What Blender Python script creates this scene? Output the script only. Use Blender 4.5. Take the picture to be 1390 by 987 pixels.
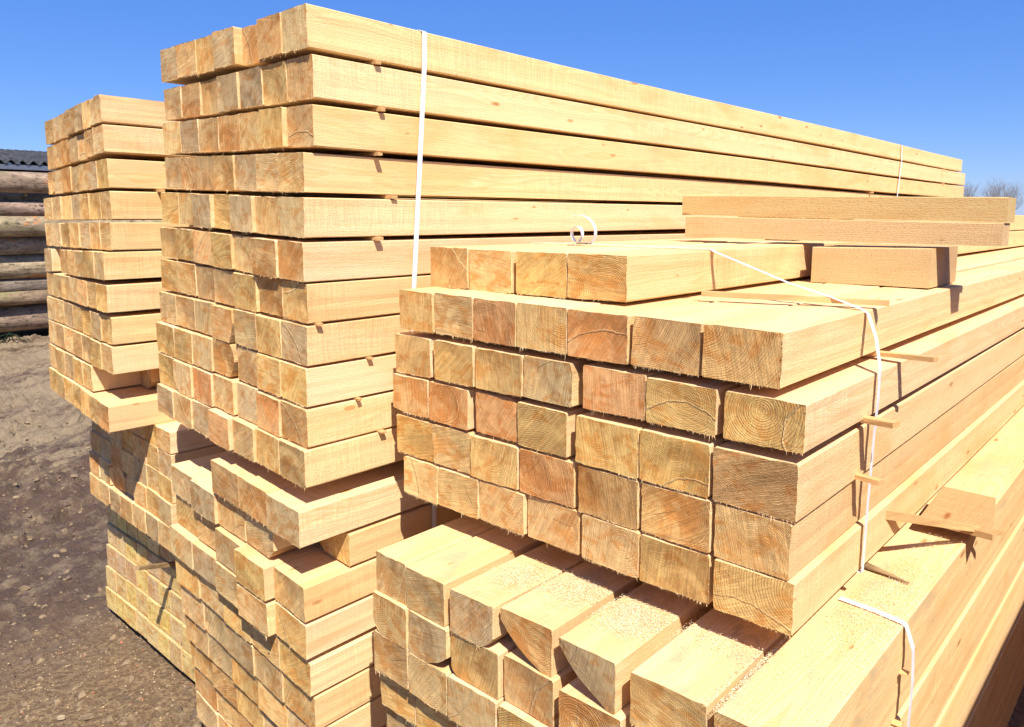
import bpy, math, random
from mathutils import Vector, noise, Matrix
# ------------------------------------------------------------------ frame of reference
# X runs along the beams (away to the right), Y runs along the beam ends (away to the left), Z up.
EYE = 1.78                      # eye height above the mud
scene = bpy.context.scene
for o in list(bpy.data.objects): bpy.data.objects.remove(o)
col = scene.collection
R = math.radians
# ------------------------------------------------------------------ camera
PITCH, YAW = 0.13441, 0.73725
cam = bpy.data.objects.new('camera', bpy.data.cameras.new('camera'))
col.objects.link(cam)
cam.data.sensor_width = 36.0
cam.data.lens = 1035.31 / 1390 * 36.0
cam.data.shift_y = -56.5 / 1390
cam.data.clip_start = 0.05
cam.data.clip_end = 2000
cam.location = (0, 0, EYE)
cam.rotation_euler = (math.pi / 2 - PITCH, 0, YAW - math.pi / 2)
scene.camera = cam
# ------------------------------------------------------------------ sky, sun, exposure
SUN = Vector((0.66, 1.0, -1.6)).normalized()          # travel direction of the light
el = math.asin(-SUN.z)
az = math.atan2(-SUN.x, -SUN.y)                       # clockwise from +Y
world = bpy.data.worlds.new('World'); scene.world = world
world.use_nodes = True
wn, wl = world.node_tree.nodes, world.node_tree.links
wn.clear()
sky = wn.new('ShaderNodeTexSky'); sky.sky_type = 'NISHITA'; sky.sun_disc = False
sky.sun_elevation = el; sky.sun_rotation = az % (2 * math.pi)
sky.altitude = 500; sky.air_density = 1.0; sky.dust_density = 0.3; sky.ozone_density = 5.0
hsv = wn.new('ShaderNodeHueSaturation'); hsv.inputs['Saturation'].default_value = 1.15
hsv.inputs['Hue'].default_value = 0.507
bg = wn.new('ShaderNodeBackground'); bg.inputs['Strength'].default_value = 0.085
wo = wn.new('ShaderNodeOutputWorld')
wmx = wn.new('ShaderNodeMix'); wmx.data_type = 'RGBA'; wmx.inputs[0].default_value = 0.5
wmx.inputs[7].default_value = (0.42, 1.60, 6.0, 1)
wl.new(sky.outputs[0], hsv.inputs['Color']); wl.new(hsv.outputs[0], wmx.inputs[6]); wl.new(wmx.outputs[2], bg.inputs[0]); wl.new(bg.outputs[0], wo.inputs[0])
sl = bpy.data.lights.new('sun', 'SUN'); sl.energy = 4.6; sl.angle = R(0.5); sl.color = (1.0, 0.95, 0.86)
so = bpy.data.objects.new('sun', sl); col.objects.link(so)
so.rotation_euler = SUN.to_track_quat('-Z', 'Y').to_euler()
so.location = (-3, -4, 8)
scene.view_settings.view_transform = 'Standard'
scene.view_settings.look = 'None'
scene.view_settings.exposure = 0.86
scene.view_settings.gamma = 1.0
scene.view_settings.use_curve_mapping = False
scene.cycles.max_bounces = 8
scene.cycles.diffuse_bounces = 5

# ------------------------------------------------------------------ node helper
class NT:
    def __init__(s, name):
        s.m = bpy.data.materials.new(name); s.m.use_nodes = True
        s.n, s.l = s.m.node_tree.nodes, s.m.node_tree.links
        s.n.clear()
        s.out = s.n.new('ShaderNodeOutputMaterial')
        s.b = s.n.new('ShaderNodeBsdfPrincipled'); s.l.new(s.b.outputs[0], s.out.inputs[0])
        s.b.inputs['Specular IOR Level'].default_value = 0.25
    def put(s, sock, v):
        if isinstance(v, bpy.types.NodeSocket): s.l.new(v, sock)
        elif v is not None:
            if sock.type == 'RGBA' and len(v) == 3: v = (*v, 1)
            sock.default_value = v
    def math(s, op, a, b=None, c=None, clamp=False):
        x = s.n.new('ShaderNodeMath'); x.operation = op; x.use_clamp = clamp
        s.put(x.inputs[0], a)
        if b is not None: s.put(x.inputs[1], b)
        if c is not None: s.put(x.inputs[2], c)
        return x.outputs[0]
    def vm(s, op, a, b=None, scale=None):
        x = s.n.new('ShaderNodeVectorMath'); x.operation = op
        s.put(x.inputs[0], a)
        if b is not None: s.put(x.inputs[1], b)
        if scale is not None: s.put(x.inputs['Scale'], scale)
        return x.outputs['Value'] if op in ('LENGTH', 'DOT_PRODUCT') else x.outputs[0]
    def mix(s, f, a, b, blend='MIX'):
        x = s.n.new('ShaderNodeMix'); x.data_type = 'RGBA'; x.blend_type = blend; x.clamp_factor = True
        s.put(x.inputs[0], f); s.put(x.inputs[6], a); s.put(x.inputs[7], b)
        return x.outputs[2]
    def noise(s, vec, scale, detail=3, rough=0.55, dist=0.0, color=False):
        x = s.n.new('ShaderNodeTexNoise'); s.put(x.inputs['Vector'], vec)
        x.inputs['Scale'].default_value = scale; x.inputs['Detail'].default_value = detail
        x.inputs['Roughness'].default_value = rough; x.inputs['Distortion'].default_value = dist
        return x.outputs['Color' if color else 'Fac']
    def ramp(s, v, lo, hi, a=0.0, b=1.0, smooth=True):
        x = s.n.new('ShaderNodeMapRange'); x.interpolation_type = 'SMOOTHSTEP' if smooth else 'LINEAR'
        s.put(x.inputs[0], v)
        for i, q in enumerate((lo, hi, a, b)): s.put(x.inputs[i + 1], q)
        return x.outputs[0]
    def sep(s, v):
        x = s.n.new('ShaderNodeSeparateXYZ'); s.put(x.inputs[0], v); return x.outputs
    def comb(s, x_, y_, z_):
        x = s.n.new('ShaderNodeCombineXYZ')
        for i, q in enumerate((x_, y_, z_)): s.put(x.inputs[i], q)
        return x.outputs[0]
    def attr(s, name, out='Fac'):
        x = s.n.new('ShaderNodeAttribute'); x.attribute_type = 'OBJECT'; x.attribute_name = name
        return x.outputs[out]
    def obj(s):
        return s.n.new('ShaderNodeTexCoord').outputs['Object']
    def bump(s, h, dist, strength=1.0, prev=None):
        x = s.n.new('ShaderNodeBump'); s.put(x.inputs['Height'], h)
        x.inputs['Distance'].default_value = dist; x.inputs['Strength'].default_value = strength
        if prev is not None: s.put(x.inputs['Normal'], prev)
        return x.outputs[0]
    def done(s, color, rough=0.8, normal=None):
        s.put(s.b.inputs['Base Color'], color); s.put(s.b.inputs['Roughness'], rough)
        if normal is not None: s.put(s.b.inputs['Normal'], normal)
        return s.m

def wood(kind, joined=False):
    t = NT('wood_' + kind + ('_rows' if joined else ''))
    P0 = t.obj()
    seed = t.attr('seed')
    if joined:
        an_ = t.n.new('ShaderNodeAttribute'); an_.attribute_type = 'GEOMETRY'; an_.attribute_name = 'beam_seed'; seed = an_.outputs['Fac']
    pv = t.attr('pith_v'); pz = t.attr('pith_z'); sp = t.attr('ring')
    tone = t.attr('tone', 'Vector')
    if joined:
        k1, k2 = t.math('FRACT', t.math('MULTIPLY', seed, 7.31)), t.math('FRACT', t.math('MULTIPLY', seed, 3.77))
        tone = t.vm('MULTIPLY', tone, t.comb(t.ramp(k1, 0, 1, .82, 1.05, False), t.ramp(k1, 0, 1, .74, 1.06, False), t.ramp(k2, 0, 1, .62, .85, False)))
    P = t.vm('ADD', P0, t.comb(t.math('MULTIPLY', seed, 3.7), t.math('MULTIPLY', seed, 1.3), t.math('MULTIPLY', seed, 2.1)))
    X, Y, Z = t.sep(P0)[:3]
    # pith line wanders slowly along the beam
    wander = t.noise(t.vm('MULTIPLY', P, (0.7, 0.05, 0.05)), 1.0, 2, 0.5, color=True)
    wv = t.sep(wander)
    slope = t.math('MULTIPLY', X, 0.012)
    dy = t.math('ADD', t.math('SUBTRACT', Y, pv), t.math('ADD', slope, t.math('MULTIPLY', t.math('SUBTRACT', wv[0], 0.5), 0.11)))
    dz = t.math('ADD', t.math('SUBTRACT', Z, pz), t.math('MULTIPLY', t.math('SUBTRACT', wv[1], 0.5), 0.11))
    r = t.vm('LENGTH', t.comb(0.0, dy, t.math('MULTIPLY', dz, 1.12)))
    warp = t.noise(t.vm('MULTIPLY', P, (1.2, 14, 14)), 1.0, 3, 0.5)
    r = t.math('ADD', r, t.math('MULTIPLY', t.math('SUBTRACT', warp, 0.5), 0.022))
    ringv = t.noise(t.comb(t.math('MULTIPLY', r, 70), seed, 0.0), 1.0, 1, 0.5)     # rings of uneven width
    q = t.math('ADD', t.math('DIVIDE', r, sp), t.math('MULTIPLY', ringv, 1.4))
    fr = t.math('FRACT', q)
    late = t.math('MULTIPLY', t.math('POWER', fr, 2.2), t.ramp(fr, 1.0, 0.86))
    late = t.math('MULTIPLY', late, 1.6, clamp=True)
    strength = t.noise(t.comb(t.math('MULTIPLY', r, 25), seed, 3.0), 1.0, 1, 0.5)
    late = t.math('MULTIPLY', late, t.ramp(strength, 0.25, 0.75, 0.35, 1.0))
    heart = t.ramp(t.math('ADD', r, t.math('MULTIPLY', t.math('SUBTRACT', t.noise(P, 9, 2), 0.5), 0.07)), 0.05, 0.085, 1.0, 0.0)
    heartk = t.attr('heart')
    if kind == 'end':
        base = tone
        blot = t.noise(t.vm('MULTIPLY', P, (1, 16, 16)), 1.0, 4, 0.6, 0.9)
        blot2 = t.noise(t.vm('MULTIPLY', P, (1, 8, 8)), 1.5, 3, 0.6, 1.6)
        blot3 = t.noise(t.vm('MULTIPLY', P, (1, 9, 17)), 1.3, 3, 0.6, 1.4)
        blot4 = t.noise(t.vm('MULTIPLY', P, (1, 60, 60)), 1.0, 3, 0.65, 0.8)
        c = t.mix(t.math('MULTIPLY', heart, heartk), base, t.vm('MULTIPLY', base, (0.90, 0.64, 0.42)))
        c = t.mix(t.ramp(blot, 0.55, 0.78, 0.0, 0.6), c, t.vm('MULTIPLY', base, (0.80, 0.76, 0.76)))
        c = t.mix(t.ramp(blot3, 0.46, 0.60, 0.0, 0.9), c, t.vm('MULTIPLY', base, (0.90, 0.64, 0.42)))
        c = t.mix(t.ramp(blot2, 0.46, 0.64, 0.0, 0.8), c, t.vm('MULTIPLY', base, (1.14, 1.17, 1.18)))
        c = t.mix(1.0, c, t.comb(*([t.ramp(blot4, 0.3, 0.7, 0.94, 1.06)] * 3)), 'MULTIPLY')
        c = t.mix(t.math('MULTIPLY', t.math('MULTIPLY', late, t.attr('contrast')), 0.85), c, t.vm('MULTIPLY', base, (0.50, 0.36, 0.24)))
        # saw scratches: fine lines across the face, their direction differs from beam to beam
        an = t.attr('sawdir')
        ca, sa = t.math('COSINE', an), t.math('SINE', an)
        su = t.math('ADD', t.math('MULTIPLY', Y, ca), t.math('MULTIPLY', Z, sa))
        sv = t.math('SUBTRACT', t.math('MULTIPLY', Z, ca), t.math('MULTIPLY', Y, sa))
        scr = t.noise(t.comb(t.math('MULTIPLY', su, 520), t.math('MULTIPLY', sv, 14), seed), 1.0, 2, 0.6)
        scr2 = t.noise(t.comb(t.math('MULTIPLY', su, 110), t.math('MULTIPLY', sv, 5), seed), 1.0, 2, 0.6)
        fib = t.noise(t.vm('MULTIPLY', P, (200, 620, 620)), 1.0, 2, 0.7)
        c = t.mix(1.0, c, t.comb(*([t.ramp(scr, 0.25, 0.75, 0.74, 1.16)] * 3)), 'MULTIPLY')
        c = t.mix(1.0, c, t.comb(*([t.ramp(scr2, 0.3, 0.7, 0.92, 1.07)] * 3)), 'MULTIPLY')
        c = t.mix(t.ramp(fib, 0.60, 0.80, 0.0, 0.5), c, t.vm('MULTIPLY', base, (0.60, 0.48, 0.34)))
        # step left where the saw met its earlier cut: a thin curved ridge
        ar = t.vm('LENGTH', t.comb(0.0, t.math('SUBTRACT', Y, t.attr('arc_v')), t.math('SUBTRACT', Z, t.attr('arc_z'))))
        ar = t.math('ADD', ar, t.math('MULTIPLY', t.math('SUBTRACT', t.noise(P, 40, 2), 0.5), 0.012))
        da = t.math('ABSOLUTE', t.math('SUBTRACT', ar, t.attr('arc_r')))
        arc = t.ramp(da, 0.0006, 0.0026, 1.0, 0.0)
        c = t.mix(t.math('MULTIPLY', arc, 0.6), c, (0.72, 0.50, 0.25))
        side_of = t.ramp(t.math('SUBTRACT', ar, t.attr('arc_r')), -0.001, 0.001, 0.0, 1.0)
        c = t.mix(t.math('MULTIPLY', side_of, 0.15), c, t.vm('MULTIPLY', base, (0.80, 0.72, 0.62)))
        ms = t.noise(t.vm('MULTIPLY', P, (3, 34, 34)), 1.0, 3, 0.6)
        c = t.mix(t.math('MULTIPLY', t.ramp(ms, 0.60, 0.70, 0.0, 0.75), t.attr('mould')), c, (0.16, 0.14, 0.12))
        sn = t.noise(t.vm('MULTIPLY', P, (1, 11, 11)), 2.3, 4, 0.62, 1.2)
        c = t.mix(t.math('MULTIPLY', t.ramp(sn, 0.52, 0.68, 0.0, 0.85), t.attr('stain')), c, t.vm('MULTIPLY', base, (0.62, 0.45, 0.34)))
        # drying checks
        ang = t.math('ARCTAN2', dz, dy)
        ck = t.math('ABSOLUTE', t.math('SUBTRACT', t.math('ADD', ang, t.math('MULTIPLY', t.noise(P, 30, 2), 0.25)), t.attr('check')))
        ck = t.math('MULTIPLY', t.math('MULTIPLY', t.ramp(t.math('MULTIPLY', ck, r), 0.0003, 0.0011, 1.0, 0.0), t.ramp(r, 0.004, 0.01)), t.ramp(r, 0.05, 0.075, 1.0, 0.0))
        c = t.mix(t.math('MULTIPLY', ck, 0.8), c, (0.10, 0.055, 0.025))
        h = t.math('ADD', t.math('MULTIPLY', scr, 0.8), t.math('MULTIPLY', fib, 0.9))
        h = t.math('ADD', h, t.math('MULTIPLY', late, t.math('MULTIPLY', t.attr('contrast'), 1.1)))
        h = t.math('ADD', h, t.math('MULTIPLY', arc, 1.2))
        h = t.math('ADD', h, t.math('MULTIPLY', side_of, 0.5))
        h = t.math('ADD', h, t.math('MULTIPLY', blot4, 1.1))
        return t.done(c, 0.9, t.bump(h, 0.0019, 1.0))
    st = t.attr('side', 'Vector')
    c = st
    g1 = t.noise(t.vm('MULTIPLY', P, (1.6, 22, 22)), 1.0, 4, 0.6, 1.5)
    g2 = t.noise(t.vm('MULTIPLY', P, (2.0, 7, 7)), 1.0, 3, 0.55, 0.6)
    fibre = t.noise(t.vm('MULTIPLY', P, (9, 420, 420)), 1.0, 2, 0.6)
    c = t.mix(t.math('MULTIPLY', late, 0.5), c, t.vm('MULTIPLY', st, (0.88, 0.64, 0.42)))
    c = t.mix(t.ramp(g1, 0.50, 0.78, 0.0, 0.5), c, t.vm('MULTIPLY', st, (0.90, 0.72, 0.54)))
    c = t.mix(t.ramp(g2, 0.5, 0.72, 0.0, 0.7), c, t.vm('MULTIPLY', st, (0.90, 0.72, 0.55)))
    c = t.mix(t.math('MULTIPLY', heart, t.math('MULTIPLY', heartk, 0.35)), c, t.vm('MULTIPLY', st, (0.93, 0.74, 0.56)))
    # band-saw stripes across the beam and a furry sawn nap
    stripe = t.noise(t.comb(t.math('ADD', t.math('MULTIPLY', X, 230), t.math('MULTIPLY', t.noise(P, 5, 1), 6)), t.math('MULTIPLY', t.math('ADD', Y, Z), 10), seed), 1.0, 2, 0.6)
    fur = t.noise(t.vm('MULTIPLY', P, (160, 330, 330)), 1.0, 3, 0.7)
    smask = t.ramp(t.noise(t.vm('MULTIPLY', P, (1.3, 3, 3)), 1.0, 2), 0.42, 0.62)
    c = t.mix(1.0, c, t.comb(*([t.ramp(t.math('ADD', t.math('MULTIPLY', t.math('SUBTRACT', stripe, 0.5), smask), 0.5), 0.3, 0.7, 0.89, 1.07)] * 3)), 'MULTIPLY')
    c = t.mix(1.0, c, t.comb(*([t.ramp(fibre, 0.3, 0.7, 0.965, 1.03)] * 3)), 'MULTIPLY')
    c = t.mix(t.math('MULTIPLY', t.ramp(fur, 0.52, 0.74, 0.0, 1.0), t.attr('rough')), c, t.vm('MULTIPLY', st, (0.70, 0.50, 0.30)))
    # knots
    vo = t.n.new('ShaderNodeTexVoronoi'); vo.inputs['Scale'].default_value = 1.0
    t.put(vo.inputs['Vector'], t.vm('MULTIPLY', P, (5.2, 17, 17))); vo.inputs['Randomness'].default_value = 1.0
    kd = t.math('ADD', vo.outputs['Distance'], t.math('MULTIPLY', t.math('SUBTRACT', t.noise(P, 60, 2), 0.5), 0.06))
    vc = t.sep(vo.outputs['Color'])
    ksz = t.ramp(vc[0], 0.2, 1.0, 0.02, 0.15, False)
    kn = t.math('SUBTRACT', 1.0, t.math('DIVIDE', kd, ksz), clamp=True)
    c = t.mix(t.ramp(kn, 0.0, 0.15, 0.0, 0.75), c, t.vm('MULTIPLY', st, (0.62, 0.40, 0.24)))
    c = t.mix(t.ramp(kn, 0.45, 0.6, 0.0, 0.7), c, t.vm('MULTIPLY', st, (0.42, 0.26, 0.16)))
    # handling smudges and grey weather film
    sm = t.noise(t.vm('MULTIPLY', P, (5, 12, 12)), 1.0, 5, 0.65, 1.0)
    c = t.mix(t.math('MULTIPLY', t.ramp(sm, 0.50, 0.70, 0.0, 0.9), t.attr('dirt')), c, (0.50, 0.37, 0.21))
    h = t.math('ADD', t.math('MULTIPLY', fur, 0.8), t.math('MULTIPLY', t.math('MULTIPLY', stripe, smask), 0.9))
    h = t.math('ADD', h, t.math('MULTIPLY', fibre, 0.35))
    return t.done(c, 0.82, t.bump(h, 0.0017, 1.0))
M_END, M_SIDE, M_ENDROWS = wood('end'), wood('side'), wood('end', True)

def simple(name, colr, rough=0.7, var=0.15, scale=8, bumpd=0.0, bscale=40, aniso=(1, 1, 1), metallic=0.0):
    t = NT(name); P = t.vm('MULTIPLY', t.obj(), aniso)
    n = t.noise(P, scale, 4, 0.6)
    k = t.ramp(n, 0.3, 0.7, 1 - var, 1 + var)
    c = t.mix(1.0, colr, t.comb(k, k, k), 'MULTIPLY')
    t.b.inputs['Metallic'].default_value = metallic
    nm = t.bump(t.noise(P, bscale, 4, 0.6), bumpd) if bumpd else None
    return t.done(c, rough, nm)
M_WANE = simple('wane_bark', (0.44, 0.27, 0.12), 0.75, 0.3, 30, 0.002, 60, (0.15, 1, 1))
M_STRAP = simple('white_plastic_band', (0.70, 0.70, 0.73), 0.32, 0.05, 60)
M_METAL = simple('seal_steel', (0.30, 0.30, 0.31), 0.4, 0.2, 60, metallic=0.8)
M_LATH = simple('spacer_lath_wood', (0.60, 0.36, 0.15), 0.85, 0.22, 14, 0.001, 260, (0.3, 0.3, 1))
M_LATHDARK = simple('weathered_lath_wood', (0.26, 0.17, 0.08), 0.85, 0.4, 30, 0.0015, 160, (0.3, 0.3, 1))

def bark_mat():
    t = NT('log_bark'); P = t.obj()
    sd = t.attr('seed')
    P = t.vm('ADD', P, t.comb(t.math('MULTIPLY', sd, 5.1), sd, sd))
    tone = t.attr('tone', 'Vector')
    a = t.noise(t.vm('MULTIPLY', P, (3.5, 9, 9)), 1, 5, 0.65)
    b = t.noise(t.vm('MULTIPLY', P, (1.8, 4, 4)), 1, 3, 0.6, 0.5)
    f0 = t.noise(P, 14, 3, 0.7)
    c = t.mix(t.ramp(a, 0.35, 0.7), t.vm('MULTIPLY', tone, (0.62, 0.58, 0.55)), t.vm('MULTIPLY', tone, (1.25, 1.2, 1.15)))
    c = t.mix(t.ramp(t.math('ADD', b, t.math('MULTIPLY', t.math('SUBTRACT', f0, 0.5), 0.25)), 0.64, 0.67, 0.0, 0.85), c, (0.46, 0.19, 0.07))        # bark knocked off, orange inner bark
    g = t.noise(t.vm('MULTIPLY', P, (1.0, 2.5, 2.5)), 1.3, 3, 0.6)
    c = t.mix(t.ramp(g, 0.54, 0.68, 0.0, 0.6), c, (0.20, 0.20, 0.08))       # moss and algae
    f = t.noise(t.vm('MULTIPLY', P, (12, 30, 30)), 1, 4, 0.7)
    c = t.mix(t.ramp(f, 0.52, 0.66, 0.0, 0.8), c, (0.05, 0.037, 0.028))
    return t.done(c, 0.95, t.bump(t.math('ADD', a, t.math('MULTIPLY', f, 0.6)), 0.02))
M_BARK = bark_mat()

def ground_mat():
    t = NT('mud_ground'); P = t.obj()
    X, Y, Z = t.sep(P)[:3]
    rot = t.comb(t.math('ADD', t.math('MULTIPLY', X, 0.93), t.math('MULTIPLY', Y, 0.37)),
                 t.math('ADD', t.math('MULTIPLY', X, -0.37), t.math('MULTIPLY', Y, 0.93)), 0.0)
    band = t.noise(t.vm('MULTIPLY', rot, (0.5, 2.6, 1)), 1.0, 6, 0.68, 0.9)
    n1 = t.noise(P, 6.5, 6, 0.7)
    n2 = t.noise(P, 45, 5, 0.7)
    n3 = t.noise(P, 190, 3, 0.7)
    wet = t.ramp(t.math('ADD', Y, t.math('MULTIPLY', t.math('SUBTRACT', n1, 0.5), 3.0)), 5.2, 7.0, 0.13, -0.05)
    band = t.math('ADD', band, wet)
    c = t.mix(t.ramp(band, 0.42, 0.60), (0.33, 0.245, 0.15), (0.125, 0.076, 0.052))
    c = t.mix(t.ramp(n1, 0.45, 0.7, 0.0, 0.7), c, (0.37, 0.27, 0.16))
    c = t.mix(t.ramp(n2, 0.5, 0.75, 0.0, 0.55), c, (0.10, 0.075, 0.055))
    # sawdust and bark crumbs trodden in near the stacks
    near = t.ramp(t.math('ADD', Y, t.math('MULTIPLY', t.math('SUBTRACT', n1, 0.5), 1.6)), 3.0, 3.9, 1.0, 0.0)
    near = t.math('MULTIPLY', near, t.ramp(X, -0.3, 0.6, 0.4, 1.0))
    deb = t.mix(t.ramp(n2, 0.40, 0.66), (0.20, 0.125, 0.068), (0.42, 0.285, 0.15))
    deb = t.mix(t.ramp(n3, 0.58, 0.70, 0.0, 0.7), deb, (0.50, 0.36, 0.18))
    deb = t.mix(t.ramp(t.noise(P, 130, 2, 0.5), 0.68, 0.74, 0.0, 0.8), deb, (0.05, 0.035, 0.03))
    c = t.mix(t.math('MULTIPLY', near, 0.9), c, deb)
    h = t.math('ADD', t.math('MULTIPLY', n2, 1.0), t.math('MULTIPLY', n3, 0.35))
    return t.done(c, t.ramp(band, 0.45, 0.62, 0.95, 0.62), t.bump(h, 0.030, 1.0))
M_GROUND = ground_mat()

# ------------------------------------------------------------------ object helpers
def link(name, me, mats, parent=None, smooth=False):
    for m in mats: me.materials.append(m)
    o = bpy.data.objects.new(name, me); col.objects.link(o)
    if parent is not None: o.parent = parent
    if smooth:
        for p in me.polygons: p.use_smooth = True
    return o
def tag(o, label=None, cat=None, group=None, kind=None):
    if label: o['label'] = label
    if cat: o['category'] = cat
    if group: o['group'] = group
    if kind: o['kind'] = kind
    return o
def mesh(name, vs, fs, idx=None):
    me = bpy.data.meshes.new(name); me.from_pydata(vs, [], fs)
    if idx: me.polygons.foreach_set('material_index', idx)
    me.update(); return me
def empty(name, loc):
    o = bpy.data.objects.new(name, None); col.objects.link(o); o.location = loc; o.empty_display_size = 0.05
    return o
class MB:
    def __init__(s): s.v, s.f, s.i = [], [], []
    def poly(s, pts, mi=0):
        k = len(s.v); s.v += [tuple(p) for p in pts]; s.f.append(tuple(range(k, k + len(pts)))); s.i.append(mi)
    def loft(s, rings, mi=0, caps=True):
        k = len(s.v); n = len(rings[0])
        for r in rings: s.v += [tuple(p) for p in r]
        for a in range(len(rings) - 1):
            for b in range(n):
                c = (b + 1) % n
                s.f.append((k + a * n + b, k + a * n + c, k + (a + 1) * n + c, k + (a + 1) * n + b)); s.i.append(mi)
        if caps:
            s.f.append(tuple(k + q for q in range(n))[::-1]); s.i.append(mi)
            s.f.append(tuple(k + (len(rings) - 1) * n + q for q in range(n))); s.i.append(mi)
    def box(s, x0, x1, y0, y1, z0, z1, mi=0, j=0.0):
        q = lambda: random.uniform(-j, j)
        rings = [[(x + q(), y + q(), z + q()) for y, z in ((y0, z0), (y1, z0), (y1, z1), (y0, z1))] for x in (x0, x1)]
        s.loft(rings, mi)
    def tube(s, pts, rad, n=8, mi=0, caps=True, wob=0.0):
        rings = []
        for i, p in enumerate(pts):
            p = Vector(p)
            d = (Vector(pts[min(i + 1, len(pts) - 1)]) - Vector(pts[max(i - 1, 0)])).normalized()
            a = d.cross(Vector((0, 0, 1)))
            if a.length < 1e-3: a = d.cross(Vector((0, 1, 0)))
            a.normalize(); b = d.cross(a)
            r = rad[i] if isinstance(rad, (list, tuple)) else rad
            rings.append([p + (a * math.cos(2 * math.pi * k / n) + b * math.sin(2 * math.pi * k / n)) * r * (1 + random.uniform(-wob, wob)) for k in range(n)])
        s.loft(rings, mi, caps)
    def ribbon(s, pts, wdir, width, th=0.0009, mi=0):
        """flat band following pts; wdir = direction of its width (one vector or one per point)"""
        rings = []
        for i, p in enumerate(pts):
            p = Vector(p); d = (Vector(pts[min(i + 1, len(pts) - 1)]) - Vector(pts[max(i - 1, 0)])).normalized()
            w = Vector(wdir[i] if isinstance(wdir, list) else wdir); w = (w - d * w.dot(d)).normalized()
            nn = d.cross(w) * th / 2; w = w * width / 2
            rings.append([p - w - nn, p + w - nn, p + w + nn, p - w + nn])
        s.loft(rings, mi)
    def build(s, name, mats, parent=None, smooth=False, origin=None):
        vs = s.v
        if origin is not None: vs = [(a - origin[0], b - origin[1], c - origin[2]) for a, b, c in vs]
        o = link(name, mesh(name, vs, s.f, s.i), mats, parent, smooth)
        if origin is not None: o.location = origin
        return o

# ------------------------------------------------------------------ one squared beam
TONES = {  # end-grain colour, heart strength, contrast of the rings
    'pale cream':   ((0.80, 0.57, 0.28), 0.15, 0.6),
    'honey-yellow': ((0.78, 0.53, 0.215), 0.3, 0.75),
    'grey-stained': ((0.68, 0.50, 0.27), 0.35, 0.6),
    'brown-hearted': ((0.73, 0.46, 0.205), 0.9, 0.75),
    'reddish':      ((0.76, 0.43, 0.19), 0.7, 0.65),
    'tan':          ((0.76, 0.52, 0.245), 0.45, 0.65),
}
ORD = ['top', 'second', 'third', 'fourth', 'fifth', 'sixth', 'seventh', 'eighth', 'ninth', 'tenth', 'eleventh', 'twelfth']
rng = random.Random(11)
def section(vR, vL, zR0, zR1, zL0, zL1, cuts, r, jit):
    """outline of the end, going round: bottom right, bottom left, top left, top right; cuts = {corner: (along v, along z)}"""
    C = [(vR, zR0), (vL, zL0), (vL, zL1), (vR, zR1)]
    pts, wane = [], []
    for i in range(4):
        p, prv, nxt = C[i], C[i - 1], C[(i + 1) % 4]
        big = cuts.get(i)
        cv, cz = big if big else (r.uniform(0.0012, 0.0035), r.uniform(0.0012, 0.0035))
        def toward(q):
            dv, dz = q[0] - p[0], q[1] - p[1]
            L = math.hypot(dv, dz); k = (cv if abs(dv) > abs(dz) else cz) / L
            return (p[0] + dv * k, p[1] + dz * k)
        a, b = toward(prv), toward(nxt)
        n = 5 if big else 2
        for k in range(n):
            t_ = k / (n - 1)
            if big:
                bul = 0.16 * math.sin(math.pi * t_)
                x = a[0] + (b[0] - a[0]) * t_; y = a[1] + (b[1] - a[1]) * t_
                x += (p[0] - (a[0] + b[0]) / 2) * bul; y += (p[1] - (a[1] + b[1]) / 2) * bul
            else:
                x = a[0] + (b[0] - a[0]) * t_; y = a[1] + (b[1] - a[1]) * t_
            pts.append((x, y)); wane.append(bool(big) and k < n - 1)
        # two extra points on the way to the next corner
        e0 = b; q = C[(i + 1) % 4]; nb = cuts.get((i + 1) % 4)
        for f in (0.18, 0.36, 0.52, 0.68, 0.84):
            if nb: f *= 0.2
            pts.append((e0[0] + (q[0] - e0[0]) * f + r.uniform(-jit, jit), e0[1] + (q[1] - e0[1]) * f + r.uniform(-jit, jit)))
            wane.append(False)
    return pts, wane
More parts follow.
